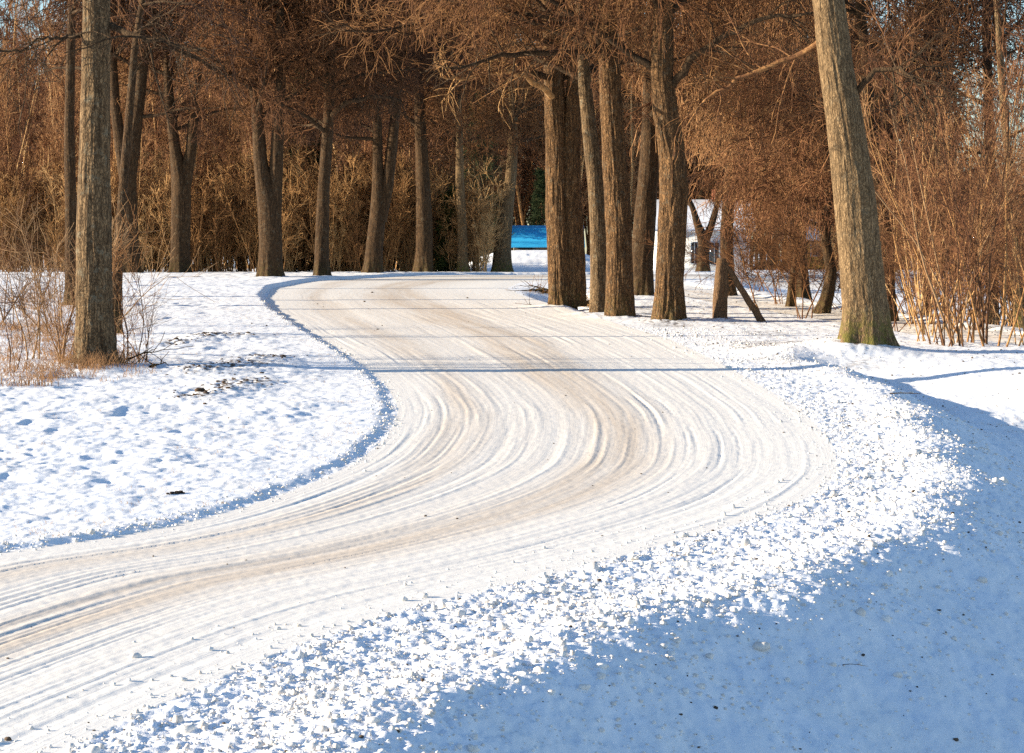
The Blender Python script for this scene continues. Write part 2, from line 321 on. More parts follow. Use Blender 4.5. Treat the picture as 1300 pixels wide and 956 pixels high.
# ------------------------------------------------------------------ terrain
def rows():
    y = [5.0]
    while y[-1] < 62: y.append(y[-1] * 1.0023)
    y += list(np.linspace(62.3, 130, 330)); y += list(130 * 1.12 ** np.arange(1, 24)); return np.array(y)
def cols():
    k = np.linspace(-.235, .235, 900); o = [.235]
    while o[-1] < 2.2: o.append(o[-1] + .0008 + (o[-1] - .234) * .12)
    o = np.array(o[1:]); return np.r_[-o[::-1], k, o]
def build_ground():
    gy, gk = rows(), cols(); Y, Kk = np.meshgrid(gy, gk, indexing='ij'); X = Kk * (Y + 12)
    by = np.arange(-60, 5.01, 1.0); Xb = gk * 17.0; sel = np.r_[0:len(gk)]
    # behind the camera a coarser stretch with the same columns
    ks = np.r_[0:len(gk):1]
    X2, Y2 = np.meshgrid(Xb, by[:-1], indexing='xy')
    X = np.concatenate([X2, X]); Y = np.concatenate([Y2, Y])
    shp = X.shape; x, y = X.ravel(), Y.ravel()
    dl, dr, s, dp = zone(x, y)
    z = H0(x, y) + np.where(y < 150, detail(x, y, dl, dr, s, dp), 0)
    onroad = (dl > 0) & (dr > 0) & (x < 55)
    onlane = (dp < 1.15) & ~onroad & (dr < -.6) & (y > 38)
    z = z - .05 * sst(1.3, 1.0, dp) * (dr < 0) * (y > 38)
    dirt = np.zeros_like(x)
    for (lx, ly, r) in litter_spots: dirt += 1.3 * np.exp(-(((x - lx) / r / .6) ** 2 + ((y - ly) / r) ** 2))
    for (lx, ly, r) in trunk_feet: dirt += .9 * np.exp(-(((x - lx) / r / .75) ** 4 + ((y - ly) / r / .75) ** 4)) * (.3 + vn(x * 6, y * 6, 74))
    # brown crumbs of leaf along the verge between the trees and the road
    vg = sst(-.3, -.9, dr) * sst(-3.2, -1.8, dr) * sst(33, 40, y) * sst(80, 60, y); dirt += .8 * vg * sst(.5, .75, vn(x * 1.2, y * .8, 5))
    idx = np.arange(x.size).reshape(shp)
    Fq = np.stack([idx[:-1, :-1], idx[:-1, 1:], idx[1:, 1:], idx[1:, :-1]], -1).reshape(-1, 4)
    fr = onroad[Fq].mean(1) > .5; fl = (onlane[Fq].mean(1) > .5) & ~fr
    V = np.c_[x, y, z]
    for name, msk, mt, kind in (('snow_ground', ~fr & ~fl, M_snow, 'structure'), ('road', fr, M_road, 'structure'), ('lane', fl, M_road, 'structure')):
        f = Fq[msk]; used = np.unique(f); mp = np.full(x.size, -1); mp[used] = np.arange(len(used)); f = mp[f]
        me = mesh_np(name, V[used], f, [mt])
        if name != 'snow_ground':
            uvl = me.uv_layers.new(name='across_along'); 
            if name == 'road': uu = np.clip(dl / np.maximum(dl + dr, .5), 0, 1) * 5.2; vv = s
            else: uu = 1.2 + samp(fP, x, y); vv = samp(sP, x, y)
            uvl.data.foreach_set('uv', np.c_[uu[used][f.ravel()], vv[used][f.ravel()]].astype(np.float32).ravel())
        else:
            a = me.attributes.new('dirt', 'FLOAT', 'POINT'); a.data.foreach_set('value', np.clip(dirt[used], 0, 1).astype(np.float32))
        link(name, me, kind=kind)
build_ground()
def surf_z(x, y):
    x = np.atleast_1d(np.asarray(x, float)); y = np.atleast_1d(np.asarray(y, float)); return H0(x, y) + detail(x, y, *zone(x, y))

# snow crumbs thrown up along the outer edge of the bend
def ico():
    t = (1 + 5 ** .5) / 2
    v = np.array([(-1, t, 0), (1, t, 0), (-1, -t, 0), (1, -t, 0), (0, -1, t), (0, 1, t), (0, -1, -t), (0, 1, -t), (t, 0, -1), (t, 0, 1), (-t, 0, -1), (-t, 0, 1)], float); v /= np.linalg.norm(v[0])
    f = [(0, 11, 5), (0, 5, 1), (0, 1, 7), (0, 7, 10), (0, 10, 11), (1, 5, 9), (5, 11, 4), (11, 10, 2), (10, 7, 6), (7, 1, 8), (3, 9, 4), (3, 4, 2), (3, 2, 6), (3, 6, 8), (3, 8, 9), (4, 9, 5), (2, 4, 11), (6, 2, 10), (8, 6, 7), (9, 8, 1)]
    vs = [tuple(q) for q in v]; fs = []; c = {}
    def mid(a, b):
        k = (min(a, b), max(a, b))
        if k not in c: p = np.array(vs[a]) + np.array(vs[b]); p /= np.linalg.norm(p); vs.append(tuple(p)); c[k] = len(vs) - 1
        return c[k]
    for a, b, d in f:
        e, g, h = mid(a, b), mid(b, d), mid(d, a); fs += [(a, e, h), (b, g, e), (d, h, g), (e, g, h)]
    return np.array(vs), np.array(fs)
IV, IF = ico()
def lumps(name, x, y, r, mt, flat=.75, sink=.3, **kw):
    n = len(x); z = surf_z(x, y) + r * sink
    sc3 = r[:, None] * rng.uniform(.7, 1.3, (n, 3)) * np.array([1, 1, flat])
    jit = 1 + rng.uniform(-.22, .22, (n, len(IV), 1))
    V = IV[None] * sc3[:, None, :] * jit; a = rng.uniform(0, 6.28, n); ca_, sa_ = np.cos(a)[:, None], np.sin(a)[:, None]
    V = np.stack([V[..., 0] * ca_ - V[..., 1] * sa_, V[..., 0] * sa_ + V[..., 1] * ca_, V[..., 2]], -1) + np.stack([x, y, z], -1)[:, None, :]
    Fq = (IF[None] + (np.arange(n) * len(IV))[:, None, None]).reshape(-1, 3)
    return link(name, mesh_np(name, V.reshape(-1, 3), Fq, [mt]), **kw)
M_crumb = plain('snow_crumb', (.84, .81, .77), .7, (.70, .62, .54), 9, .01)
n = 420000; yy = 8 * (48 / 8) ** rng.random(n); xx = rng.uniform(-3.5, 6, n)
dl, dr, s, dp = zone(xx, yy); t = -dr / shoulder(s)
pr = np.where(t < 0, .25 * np.exp(t * 6), np.where(t < 1.05, .35 + .65 * vn(xx * 1.2, yy * 1.2, 8), .06 + .44 * np.exp(-(t - 1.05) * 3.0))) * (t > -.6) * np.where(yy > 30, .5, 1)
keep = rng.random(n) < pr * .62; xx, yy = xx[keep], yy[keep]
rr = np.clip(np.exp(rng.normal(-5.45, .66, len(xx))), .0022, .040) * (1 + .006 * yy)
xx, yy, rr = xx[:52000], yy[:52000], rr[:52000]
lumps('snow_crumbs', xx, yy, rr, M_crumb, kind='stuff')
# smaller rubble along the inner edge
n = 160000; ye = 9 * (60 / 9) ** rng.random(n); xe = rng.uniform(-9, 1, n); dl, dr, s, dp = zone(xe, ye)
k_ = rng.random(n) < np.exp(-((dl + .10) / .16) ** 2) * (.25 + .75 * vn(xe * 1.1, ye * .8, 19)); xe, ye = xe[k_][:4200], ye[k_][:4200]
lumps('edge_rubble', xe, ye, np.clip(np.exp(rng.normal(-5.2, .5, len(xe))), .004, .028) * (1 + .006 * ye), M_crumb, kind='stuff')

# ------------------------------------------------------------------ growing trees
def norm(v): return v / (np.linalg.norm(v, axis=-1, keepdims=True) + 1e-9)
def interp_poly(P, Rd, pi, t):
    K = P.shape[1]; q = t * (K - 1); i = np.minimum(q.astype(int), K - 2); f = (q - i)[:, None]
    a, b = P[pi, i], P[pi, i + 1]
    return a * (1 - f) + b * f, norm(b - a), Rd[pi, i] * (1 - f[:, 0]) + Rd[pi, i + 1] * f[:, 0]
def grow(g, P, Rd, per, t0, t1, L, ang, droop, wander, K, rmax, rk=.6, rtip=.3, up=0, bias=None, rg=rng):
    """children on every parent polyline; returns their polylines"""
    Np = len(P); pi = np.repeat(np.arange(Np), per); n = len(pi)
    t = t0 + (t1 - t0) * rg.random(n); st, tg, pr_ = interp_poly(P, Rd, pi, t)
    rv = norm(rg.normal(size=(n, 3))); pp = norm(rv - (rv * tg).sum(1, keepdims=True) * tg)
    if bias is not None: pp = norm(pp + bias)
    pp[:, 2] += up; pp = norm(pp)
    a = np.radians(rg.uniform(*ang, n))[:, None]; d = norm(np.cos(a) * tg + np.sin(a) * pp)
    ln = rg.uniform(*L, n) * (1 - .45 * t)
    Q = np.empty((n, K, 3)); Q[:, 0] = st
    for k in range(1, K):
        d = norm(d + rg.normal(size=(n, 3)) * wander + np.array([0, 0, -droop])); Q[:, k] = Q[:, k - 1] + d * (ln / (K - 1))[:, None]
    r0 = np.minimum(pr_ * rk, rmax); Rq = r0[:, None] * np.linspace(1, rtip, K)[None]
    return Q, Rq
def leaves(g, Q, n, size, mi, rg=rng):
    pi = rg.integers(0, len(Q), n); st, tg, _ = interp_poly(Q, np.ones(Q.shape[:2]), pi, rg.random(n))
    a = norm(rg.normal(size=(n, 3))) * size * rg.uniform(.5, 1.2, (n, 1)); b = norm(np.cross(a, rg.normal(size=(n, 3)))) * size * .6
    V = np.stack([st, st + a * .5 + b * .5, st + a, st + a * .5 - b * .5], 1).reshape(-1, 3)
    g.add(V, np.arange(n * 4).reshape(n, 4), mi)
def crown(P, Rd, seed, n1=20, t0=.3, L1=(3.5, 6), droop=.05, twr=.0045, counts=(10, 9, 6), hang=.25, leaf=2500, bias=None, up=.1, mats=None, l3=(.9, 1.7), ang=(45, 85), zmin=0):
    rg = np.random.default_rng(seed); g = Geo()
    a, ra = grow(g, P, Rd, n1, t0, .98, L1, ang, -.02 + droop * .5, .10, 9, .085, .5, .15, up, bias, rg)
    cut = lambda q, r, zz: (q[q[..., 2].min(1) > zz], r[q[..., 2].min(1) > zz])
    a, ra = cut(a, ra, zmin * .8); g.add(*tube_geo(a, ra, 7), 2)
    b, rb = grow(g, a, ra, counts[0], .12, 1, (1.4, 2.9), (28, 70), droop, .14, 7, .028, .6, .25, .05, None, rg); b, rb = cut(b, rb, zmin * .9)
    g.add(*tube_geo(b, rb, 4))
    c, rc = grow(g, b, rb, counts[1], .1, 1, l3, (28, 75), hang * .5, .22, 6, .013, .6, .45, 0, None, rg); c, rc = cut(c, rc, zmin)
    rc = np.maximum(rc, twr * 1.35); g.add(*tube_geo(c, rc, 3))
    d, rd = grow(g, c, rc, counts[2], .1, 1, (.45, 1.05), (25, 75), hang, .24, 5, .006, .8, .6, 0, None, rg); d, rd = cut(d, rd, zmin)
    rd = np.maximum(rd, twr); g.add(*tube_geo(d, rd, 3))
    if leaf: leaves(g, d, leaf, .035, 1, rg)
    return g
def trunk_geo(g, P, Rd, seed, sides=40, flare=.5, ridge=.05, roots=6, dense=60):
    """one bark-ridged stem; P (K,3) local, Rd (K,)"""
    K = len(P); t = np.linspace(0, 1, K); T = np.linspace(0, 1, dense) ** 1.4
    d = np.r_[0, np.cumsum(np.linalg.norm(np.diff(P, axis=0), axis=1))]; dd = T * d[-1]
    # smooth the traced axis
    Q = np.stack([np.interp(dd, d, P[:, k]) for k in range(3)], 1); Rr = np.interp(dd, d, Rd)
    for _ in range(3): Q[1:-1] = .25 * Q[:-2] + .5 * Q[1:-1] + .25 * Q[2:]
    tan = norm(np.gradient(Q, axis=0)); A = norm(np.cross(tan, [0, 1, 0])); B = np.cross(tan, A)
    th = np.linspace(0, 2 * np.pi, sides, endpoint=False); TH, ZZ = np.meshgrid(th, dd)
    cx, sx = np.cos(TH), np.sin(TH)
    rn = lambda q: .65 * vn(q * 6 + .5 * np.sin(ZZ * 1.3), ZZ * 1.7, seed + 5) + .35 * vn(q * 13, ZZ * 4, seed + 6)
    rl = (Rr[:, None] * (1 + .10 * (vn(cx * 1.2 + seed, ZZ * .5 + sx, seed) - .5) + ridge * 2 * (rn(TH) * sst(0, .8, TH) + rn(TH + 2 * np.pi) * (1 - sst(0, .8, TH)) - .5)))
    k0 = np.minimum(TH, 2 * np.pi - TH) < .01
    fl = np.exp(-ZZ / .35) * flare * (.55 + .75 * np.clip(np.cos(TH * roots + seed) * .6 + np.cos(TH * 3 + seed * 2) * .5, -.3, 1))
    rl = rl * (1 + fl)
    V = Q[:, None, :] + rl[..., None] * (cx[..., None] * A[:, None, :] + sx[..., None] * B[:, None, :])
    idx = np.arange(dense * sides).reshape(dense, sides); nx = np.roll(idx, -1, 1)
    g.add(V.reshape(-1, 3), np.stack([idx[:-1], idx[1:], nx[1:], nx[:-1]], -1).reshape(-1, 4))
def traced(pts, Y, H, lean_y=0):
    """pts: (px, py, width px), base first; carried on above the frame up to height H"""
    P = [at(px, py, Y) for px, py, w in pts]; Rr = [w * Y / F / 2 for *_, w in pts]
    P = np.array(P); 
    top = P[-1]; dr_ = norm(P[-1] - P[max(-3, -len(P))]); dr_[2] = max(dr_[2], .5); dr_ /= dr_[2]
    hs = top[2] - P[0][2]; r = Rr[-1]; k = 5
    E = []; RE = []
    if H > hs + .5:
        for i in range(1, k + 1):
            q = i / k; E.append(top + dr_ * (H - hs) * q * np.array([.8, .8, 1]) + np.array([.15 * math.sin(i * 2.1 + Y), .15 * math.cos(i * 1.7 + Y), 0])); RE.append(r * (1 - .78 * q))
        P = np.r_[P, E]; Rr = Rr + RE
    P[:, 1] += lean_y * (P[:, 2] - P[0, 2])
    return P, np.array(Rr)
def resamp(P, Rd, K=14):
    d = np.r_[0, np.cumsum(np.linalg.norm(np.diff(P, axis=0), axis=1))]; q = np.linspace(0, d[-1], K)
    return np.stack([np.interp(q, d, P[:, k]) for k in range(3)], 1), np.interp(q, d, Rd)
def tree(name, label, stems, Y, H, seed, mt, cr, category='tree', group=None, det=1.0, tw=None, **tk):
    pxy = stems[0][0]; p0 = at(pxy[0], pxy[1], Y); gz = ground_z(p0[0], Y); root = np.array([p0[0], Y, gz])
    t = thing(name, label, category, root, group)
    g = Geo(); PS, RS = [], []
    for i, st in enumerate(stems):
        P, Rr = traced(st, Y, H * (1 - .08 * i), 0); P = P - root
        if i == 0: P[:, 2] -= P[0, 2] + .06; P[0, 2] = -.12
        trunk_geo(g, P, Rr, seed + i * 3, sides=int(150 * det * det) + 20, dense=int(200 * det * det) + 24, **dict(tk, **({} if i == 0 else dict(flare=.05))))
        a, b = resamp(P, Rr); PS.append(a); RS.append(b)
    link('trunk', g.mesh('trunk', [mt]), t)
    c = crown(np.array(PS), np.array(RS), seed, **cr)
    link('crown', c.mesh('crown', [tw or M_twig, M_leaf, M_limb]), t)
    return t

NEAR = dict(n1=24, t0=.30, L1=(3.5, 6.5), counts=(10, 7, 4), hang=.22, droop=.06, leaf=3000, twr=.0058)
FAR = dict(n1=24, t0=.34, L1=(2.6, 5.0), counts=(9, 6, 4), hang=.12, twr=.0095, leaf=9000, zmin=4.7)
tree('lime_tree', 'tall grey-barked tree in the left foreground, shrubs and dry grass round its foot', [[(120, 466, 46), (120, 400, 44), (119, 300, 43), (120, 200, 38), (122, 100, 36), (123, 0, 34)]], 34.8, 17, 11, M_bark, dict(NEAR, t0=.34, n1=14, L1=(3, 5), zmin=4.0, counts=(7, 5, 3), bias=np.array([.9, -.2, 0]), leaf=400))
tree('lime_tree', 'thin dark trunk half hidden directly behind the big left foreground tree', [[(146, 434, 15), (148, 380, 13), (152, 300, 12), (160, 200, 11), (172, 60, 9)]], 44, 11, 12, M_bark_brown, dict(NEAR, n1=9, t0=.5, L1=(2, 3.2), leaf=200, zmin=4, counts=(6, 5, 3)), det=.5)
tree('lime_tree', 'slim tree rising just left of the big foreground trunk at the field edge', [[(91, 398, 17), (91, 340, 16), (90, 260, 14), (88, 180, 13), (90, 60, 11)]], 57, 14, 13, M_bark_brown, dict(FAR, n1=10, t0=.5, zmin=6.0, leaf=400, counts=(5, 4, 3)), det=.5)
tree('lime_tree', 'slender field tree almost wholly behind the middle of the big left foreground trunk', [[(127, 392, 15), (126, 300, 14), (125, 200, 12), (124, 100, 10)]], 63, 12, 51, M_bark_brown, dict(FAR, n1=8, t0=.55, zmin=7, counts=(4, 4, 3), leaf=100), det=.4)
tree('lime_tree', 'farthest field tree almost wholly behind the left flank of the big left foreground trunk', [[(110, 372, 14), (111, 300, 13), (112, 200, 12), (113, 100, 10)]], 73, 12, 52, M_bark_brown, dict(FAR, n1=8, t0=.55, zmin=7, counts=(4, 4, 3), leaf=100), det=.4)
tree('lime_tree', 'leaning tree right behind the left foreground trunk at the edge of the wood', [[(165, 349, 25), (165, 290, 22), (162, 230, 21), (172, 160, 17), (182, 80, 14)], [(163, 250, 16), (155, 200, 15), (146, 130, 13), (142, 60, 10)]], 92, 16, 14, M_bark_brown, FAR, det=.5)
tree('lime_tree', 'tree at the edge of the wood with a trunk forking into a Y', [[(229, 349, 25), (229, 290, 24), (230, 235, 24), (222, 190, 14), (214, 120, 12)], [(232, 240, 20), (243, 190, 14), (247, 120, 12)]], 93, 16, 15, M_bark_brown, FAR, det=.5)
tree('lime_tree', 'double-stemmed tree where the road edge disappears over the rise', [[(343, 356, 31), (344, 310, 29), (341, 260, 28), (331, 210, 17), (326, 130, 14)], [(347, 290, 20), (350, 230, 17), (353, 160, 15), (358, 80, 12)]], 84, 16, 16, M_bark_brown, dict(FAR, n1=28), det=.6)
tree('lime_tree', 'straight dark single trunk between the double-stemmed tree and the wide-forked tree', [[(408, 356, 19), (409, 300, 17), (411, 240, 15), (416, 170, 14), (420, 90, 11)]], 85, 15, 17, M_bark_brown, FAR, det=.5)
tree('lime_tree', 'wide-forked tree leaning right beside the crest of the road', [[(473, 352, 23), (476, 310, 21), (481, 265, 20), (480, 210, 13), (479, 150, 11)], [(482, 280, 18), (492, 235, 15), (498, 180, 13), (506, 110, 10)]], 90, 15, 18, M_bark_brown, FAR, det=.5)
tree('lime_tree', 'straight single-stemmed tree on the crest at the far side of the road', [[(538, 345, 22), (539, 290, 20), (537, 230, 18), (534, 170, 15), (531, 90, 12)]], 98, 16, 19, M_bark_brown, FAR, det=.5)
tree('lime_tree', 'slender pale trunk beside the yellow-green spruce at the road crest', [[(587, 345, 13), (587, 290, 12), (584, 230, 11), (583, 170, 9), (580, 90, 8)]], 99, 14, 20, M_bark_moss, dict(FAR, n1=14, L1=(2, 4)), det=.5)
tree('lime_tree', 'leaning tree in front of the blue-roofed shed', [[(637, 345, 24), (638, 310, 21), (641, 270, 19), (648, 230, 14), (652, 170, 12), (650, 90, 9)]], 101, 14, 21, M_bark_moss, dict(FAR, L1=(2.5, 4.5)), det=.5)
tree('lime_tree', 'massive double trunk at the left end of the row beside the bend', [[(715, 385, 36), (713, 330, 33), (709, 260, 31), (707, 190, 28), (704, 120, 26), (700, 30, 20)], [(729, 389, 31), (728, 330, 29), (724, 260, 27), (724, 190, 24), (728, 120, 20), (736, 30, 16)]], 58.5, 17, 22, M_bark_flaky, dict(NEAR, n1=18, hang=.07, leaf=7000, t0=.30, zmin=5.2), det=.9, ridge=.09, flare=.26)
tree('lime_tree', 'thin trunk leaning left between the massive double trunk and its thicker neighbour', [[(760, 401, 23), (760, 350, 21), (759, 290, 21), (756, 230, 20), (749, 170, 19), (743, 110, 17), (738, 30, 13)]], 54.5, 14, 23, M_bark, dict(NEAR, n1=14, hang=.08, leaf=4000, t0=.35, zmin=5.2), det=.7, ridge=.04, flare=.3)
tree('lime_tree', 'thick straight trunk in the middle of the row beside the bend', [[(787, 404, 36), (787, 340, 33), (786, 280, 32), (782, 220, 31), (777, 150, 28), (774, 80, 26), (770, 10, 22)]], 52.5, 17, 24, M_bark_flaky, dict(NEAR, n1=20, hang=.07, leaf=7000, t0=.32, zmin=4.8), det=.9, ridge=.09, flare=.26)
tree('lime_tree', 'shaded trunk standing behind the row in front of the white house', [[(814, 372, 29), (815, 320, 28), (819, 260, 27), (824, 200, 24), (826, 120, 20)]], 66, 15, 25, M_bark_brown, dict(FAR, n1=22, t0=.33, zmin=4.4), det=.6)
tree('lime_tree', 'crooked trunk at the right end of the row with flaky bark and flared foot', [[(848, 409, 40), (850, 360, 34), (853, 300, 35), (856, 240, 36), (853, 190, 34), (845, 140, 32), (840, 90, 29), (842, 10, 26)]], 50.5, 17, 26, M_bark_flaky, dict(NEAR, n1=26, t0=.27, hang=.35, l3=(1.2, 2.3), zmin=4.0), det=1, ridge=.09, flare=.35)
tree('lime_tree', 'big sunlit tree leaning left with a mossy flared foot', [[(1097, 428, 56), (1098, 380, 55), (1092, 300, 54), (1085, 230, 51), (1074, 150, 46), (1062, 70, 43), (1054, 0, 41)]], 39.5, 17, 27, M_bark_moss, dict(NEAR, n1=16, t0=.36, hang=.35, up=.3, bias=np.array([.9, .3, 0]), counts=(7, 5, 3), zmin=4.4), det=1.15, ridge=.045, flare=.62)
# dark stems behind the big right tree
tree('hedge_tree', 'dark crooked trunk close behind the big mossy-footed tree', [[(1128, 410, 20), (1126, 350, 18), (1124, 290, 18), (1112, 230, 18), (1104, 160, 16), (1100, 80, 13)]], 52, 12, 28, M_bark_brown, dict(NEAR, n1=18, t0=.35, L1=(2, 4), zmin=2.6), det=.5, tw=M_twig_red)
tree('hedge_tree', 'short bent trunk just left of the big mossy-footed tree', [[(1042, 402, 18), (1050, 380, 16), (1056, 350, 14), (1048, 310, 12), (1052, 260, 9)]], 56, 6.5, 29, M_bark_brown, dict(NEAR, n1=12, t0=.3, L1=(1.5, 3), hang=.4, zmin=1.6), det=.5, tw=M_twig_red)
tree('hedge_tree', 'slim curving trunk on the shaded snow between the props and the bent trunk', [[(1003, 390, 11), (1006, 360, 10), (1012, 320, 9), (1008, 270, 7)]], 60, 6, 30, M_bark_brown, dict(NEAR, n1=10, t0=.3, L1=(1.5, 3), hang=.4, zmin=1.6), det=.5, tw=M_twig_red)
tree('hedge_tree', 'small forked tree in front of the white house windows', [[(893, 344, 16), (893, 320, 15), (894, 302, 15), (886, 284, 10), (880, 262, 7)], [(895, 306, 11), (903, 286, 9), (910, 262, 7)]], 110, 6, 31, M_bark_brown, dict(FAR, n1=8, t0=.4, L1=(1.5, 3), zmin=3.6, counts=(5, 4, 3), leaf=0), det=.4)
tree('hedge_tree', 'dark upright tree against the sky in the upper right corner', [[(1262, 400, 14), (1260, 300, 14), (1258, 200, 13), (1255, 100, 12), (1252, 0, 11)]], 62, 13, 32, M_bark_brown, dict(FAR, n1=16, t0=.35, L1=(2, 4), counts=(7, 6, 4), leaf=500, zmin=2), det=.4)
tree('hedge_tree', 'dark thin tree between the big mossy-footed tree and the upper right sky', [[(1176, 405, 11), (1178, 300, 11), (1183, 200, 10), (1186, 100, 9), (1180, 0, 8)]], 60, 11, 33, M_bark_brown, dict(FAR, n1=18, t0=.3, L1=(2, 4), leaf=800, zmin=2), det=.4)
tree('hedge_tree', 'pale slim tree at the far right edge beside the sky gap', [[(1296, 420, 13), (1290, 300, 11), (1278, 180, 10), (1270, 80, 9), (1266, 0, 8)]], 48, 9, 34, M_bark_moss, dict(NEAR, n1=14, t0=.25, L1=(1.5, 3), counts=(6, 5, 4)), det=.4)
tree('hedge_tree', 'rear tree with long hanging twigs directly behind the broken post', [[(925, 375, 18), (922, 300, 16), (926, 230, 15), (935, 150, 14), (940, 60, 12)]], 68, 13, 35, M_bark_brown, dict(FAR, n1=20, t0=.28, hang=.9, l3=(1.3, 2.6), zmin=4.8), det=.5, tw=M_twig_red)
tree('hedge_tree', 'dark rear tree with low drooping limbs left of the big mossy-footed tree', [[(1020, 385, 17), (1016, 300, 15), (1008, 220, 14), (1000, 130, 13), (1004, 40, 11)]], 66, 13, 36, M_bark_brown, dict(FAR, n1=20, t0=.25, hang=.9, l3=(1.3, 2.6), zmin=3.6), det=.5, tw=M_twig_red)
def limb(key, pts, Y, dy, seed, m=None):
    root = next(o for o in C.objects if o.get('label', '').startswith(key)); org = np.array(root.location)
    P = np.array([at(px, py, Y + dy * i / (len(pts) - 1)) for i, (px, py, w_) in enumerate(pts)]) - org; Rr = np.array([w_ * Y / F / 2 for *_, w_ in pts])
    K = 16; d = np.r_[0, np.cumsum(np.linalg.norm(np.diff(P, axis=0), axis=1))]; q = np.linspace(0, d[-1], K); rs_ = np.random.default_rng(seed)
    Q = np.stack([np.interp(q, d, P[:, k]) for k in range(3)], 1); Q[1:-1] = .25 * Q[:-2] + .5 * Q[1:-1] + .25 * Q[2:]; Q[2:] += rs_.normal(size=(K - 2, 3)) * .025
    Rq = np.interp(q, d, Rr); g = Geo(); g.add(*tube_geo(Q[None], Rq[None], 9))
    a, ra = grow(g, Q[None], Rq[None], 14, .2, 1, (.8, 2.0), (30, 75), .03, .16, 8, .018, .55, .4, .1, None, rs_); ra = np.maximum(ra, .007); g.add(*tube_geo(a, ra, 4))
    b, rb = grow(g, a, ra, 6, .2, 1, (.4, 1.0), (30, 70), .1, .2, 5, .008, .7, .5, 0, None, rs_); rb = np.maximum(rb, .0055); g.add(*tube_geo(b, rb, 3))
    link('limb', g.mesh('limb', [m or M_limb]), root)
limb('tall grey-barked', [(140, 32, 9), (160, 42, 8), (185, 50, 6), (215, 50, 4), (240, 66, 3), (262, 60, 2)], 34.8, -1.0, 1)
limb('tall grey-barked', [(104, 44, 7), (85, 49, 5), (60, 48, 3), (20, 66, 2)], 34.8, -.6, 2)
limb('thick straight', [(775, 62, 10), (740, 66, 8), (690, 66, 7), (640, 70, 6), (612, 80, 4), (575, 88, 2.5)], 52.5, -3, 3)
limb('massive double', [(706, 128, 9), (690, 112, 8), (660, 92, 6), (620, 92, 5), (578, 101, 3.5), (560, 98, 2)], 58.5, -3, 4, M_twig_tan)
limb('massive double', [(704, 60, 9), (660, 34, 7), (600, 22, 6), (540, 26, 4), (490, 40, 3), (440, 40, 2)], 58.5, -4, 5)
limb('crooked trunk', [(852, 110, 11), (880, 70, 9), (930, 40, 7), (980, 20, 5), (1030, 20, 3)], 50.5, -2, 6)
limb('big sunlit', [(1060, 40, 12), (1030, 62, 9), (990, 80, 7), (940, 96, 5), (890, 130, 3), (872, 160, 2)], 39.5, 1.0, 7, M_twig_tan)
limb('big sunlit', [(1085, 120, 9), (1110, 90, 7), (1140, 85, 5), (1170, 110, 3.5), (1190, 150, 2)], 39.5, -1.0, 8)
limb('double-stemmed', [(331, 118, 8), (310, 104, 7), (270, 88, 5), (235, 66, 3.5), (205, 60, 2)], 84, -3, 9)
limb('straight dark single', [(418, 150, 7), (440, 128, 6), (480, 122, 4), (510, 128, 3)], 85, -2, 10)

# ------------------------------------------------------------------ copied growth
def copy_tree(o, parent=None, loc=None, rz=None, sc_=None, label=None, group=None):
    c = o.copy(); C.objects.link(c)
    if parent: c.parent = parent
    if loc is not None: c.location = loc
    if rz is not None: c.rotation_euler = (0, 0, rz)
    if sc_ is not None: c.scale = (sc_,) * 3
    if label: c['label'] = label
    if group: c['group'] = group
    for ch in o.children: 
        d = ch.copy(); C.objects.link(d); d.parent = c
    return c
def sapling_meshes(seed, stm=None, h=6, nst=3, r0=.028, spread=.22, tm=None, per=(16, 7, 4), twr=.004, L=(.9, 2.0), wander=.06, bend=.0):
    rg = np.random.default_rng(seed); K = 10; tm = tm or M_twig_red
    d = norm(np.c_[rg.normal(size=(nst, 2)) * spread, np.ones(nst)]); P = np.empty((nst, K, 3)); P[:, 0] = np.c_[rg.normal(size=(nst, 2)) * .12, np.full(nst, -.1)]
    ln = h * rg.uniform(.7, 1.1, nst)
    for k in range(1, K): d = norm(d + rg.normal(size=(nst, 3)) * wander + np.array([0, 0, .02 - bend])); P[:, k] = P[:, k - 1] + d * (ln / (K - 1))[:, None]
    Rd = r0 * rg.uniform(.6, 1.2, nst)[:, None] * np.linspace(1, .25, K)[None]
    gs = Geo(); gs.add(*tube_geo(P, Rd, 7)); gc = Geo()
    b, rb = grow(gc, P, Rd, per[0], .15, 1, L, (22, 55), -.02, .08, 7, .010, .5, .4, .15, None, rg); rb = np.maximum(rb, twr); gc.add(*tube_geo(b, rb, 3))
    c, rc = grow(gc, b, rb, per[1], .1, 1, (.4, .9), (20, 50), -.01, .12, 5, .006, .6, .6, .05, None, rg); rc = np.maximum(rc, twr * .9); gc.add(*tube_geo(c, rc, 3))
    if per[2]:
        e, re = grow(gc, c, rc, per[2], .1, 1, (.2, .45), (20, 50), 0, .12, 3, .005, .6, .7, 0, None, rg); re = np.maximum(re, twr * .8); gc.add(*tube_geo(e, re, 3))
    return gs.mesh('stem', [stm or {id(M_twig): M_twig, id(M_shrub): M_shrub}.get(id(tm), M_twig_tan)]), gc.mesh('crown', [tm])
def sapling(meshes, name, label, cat, loc, group=None):
    t = thing(name, label, cat, loc, group); link('trunk', meshes[0], t); link('crown', meshes[1], t); return t

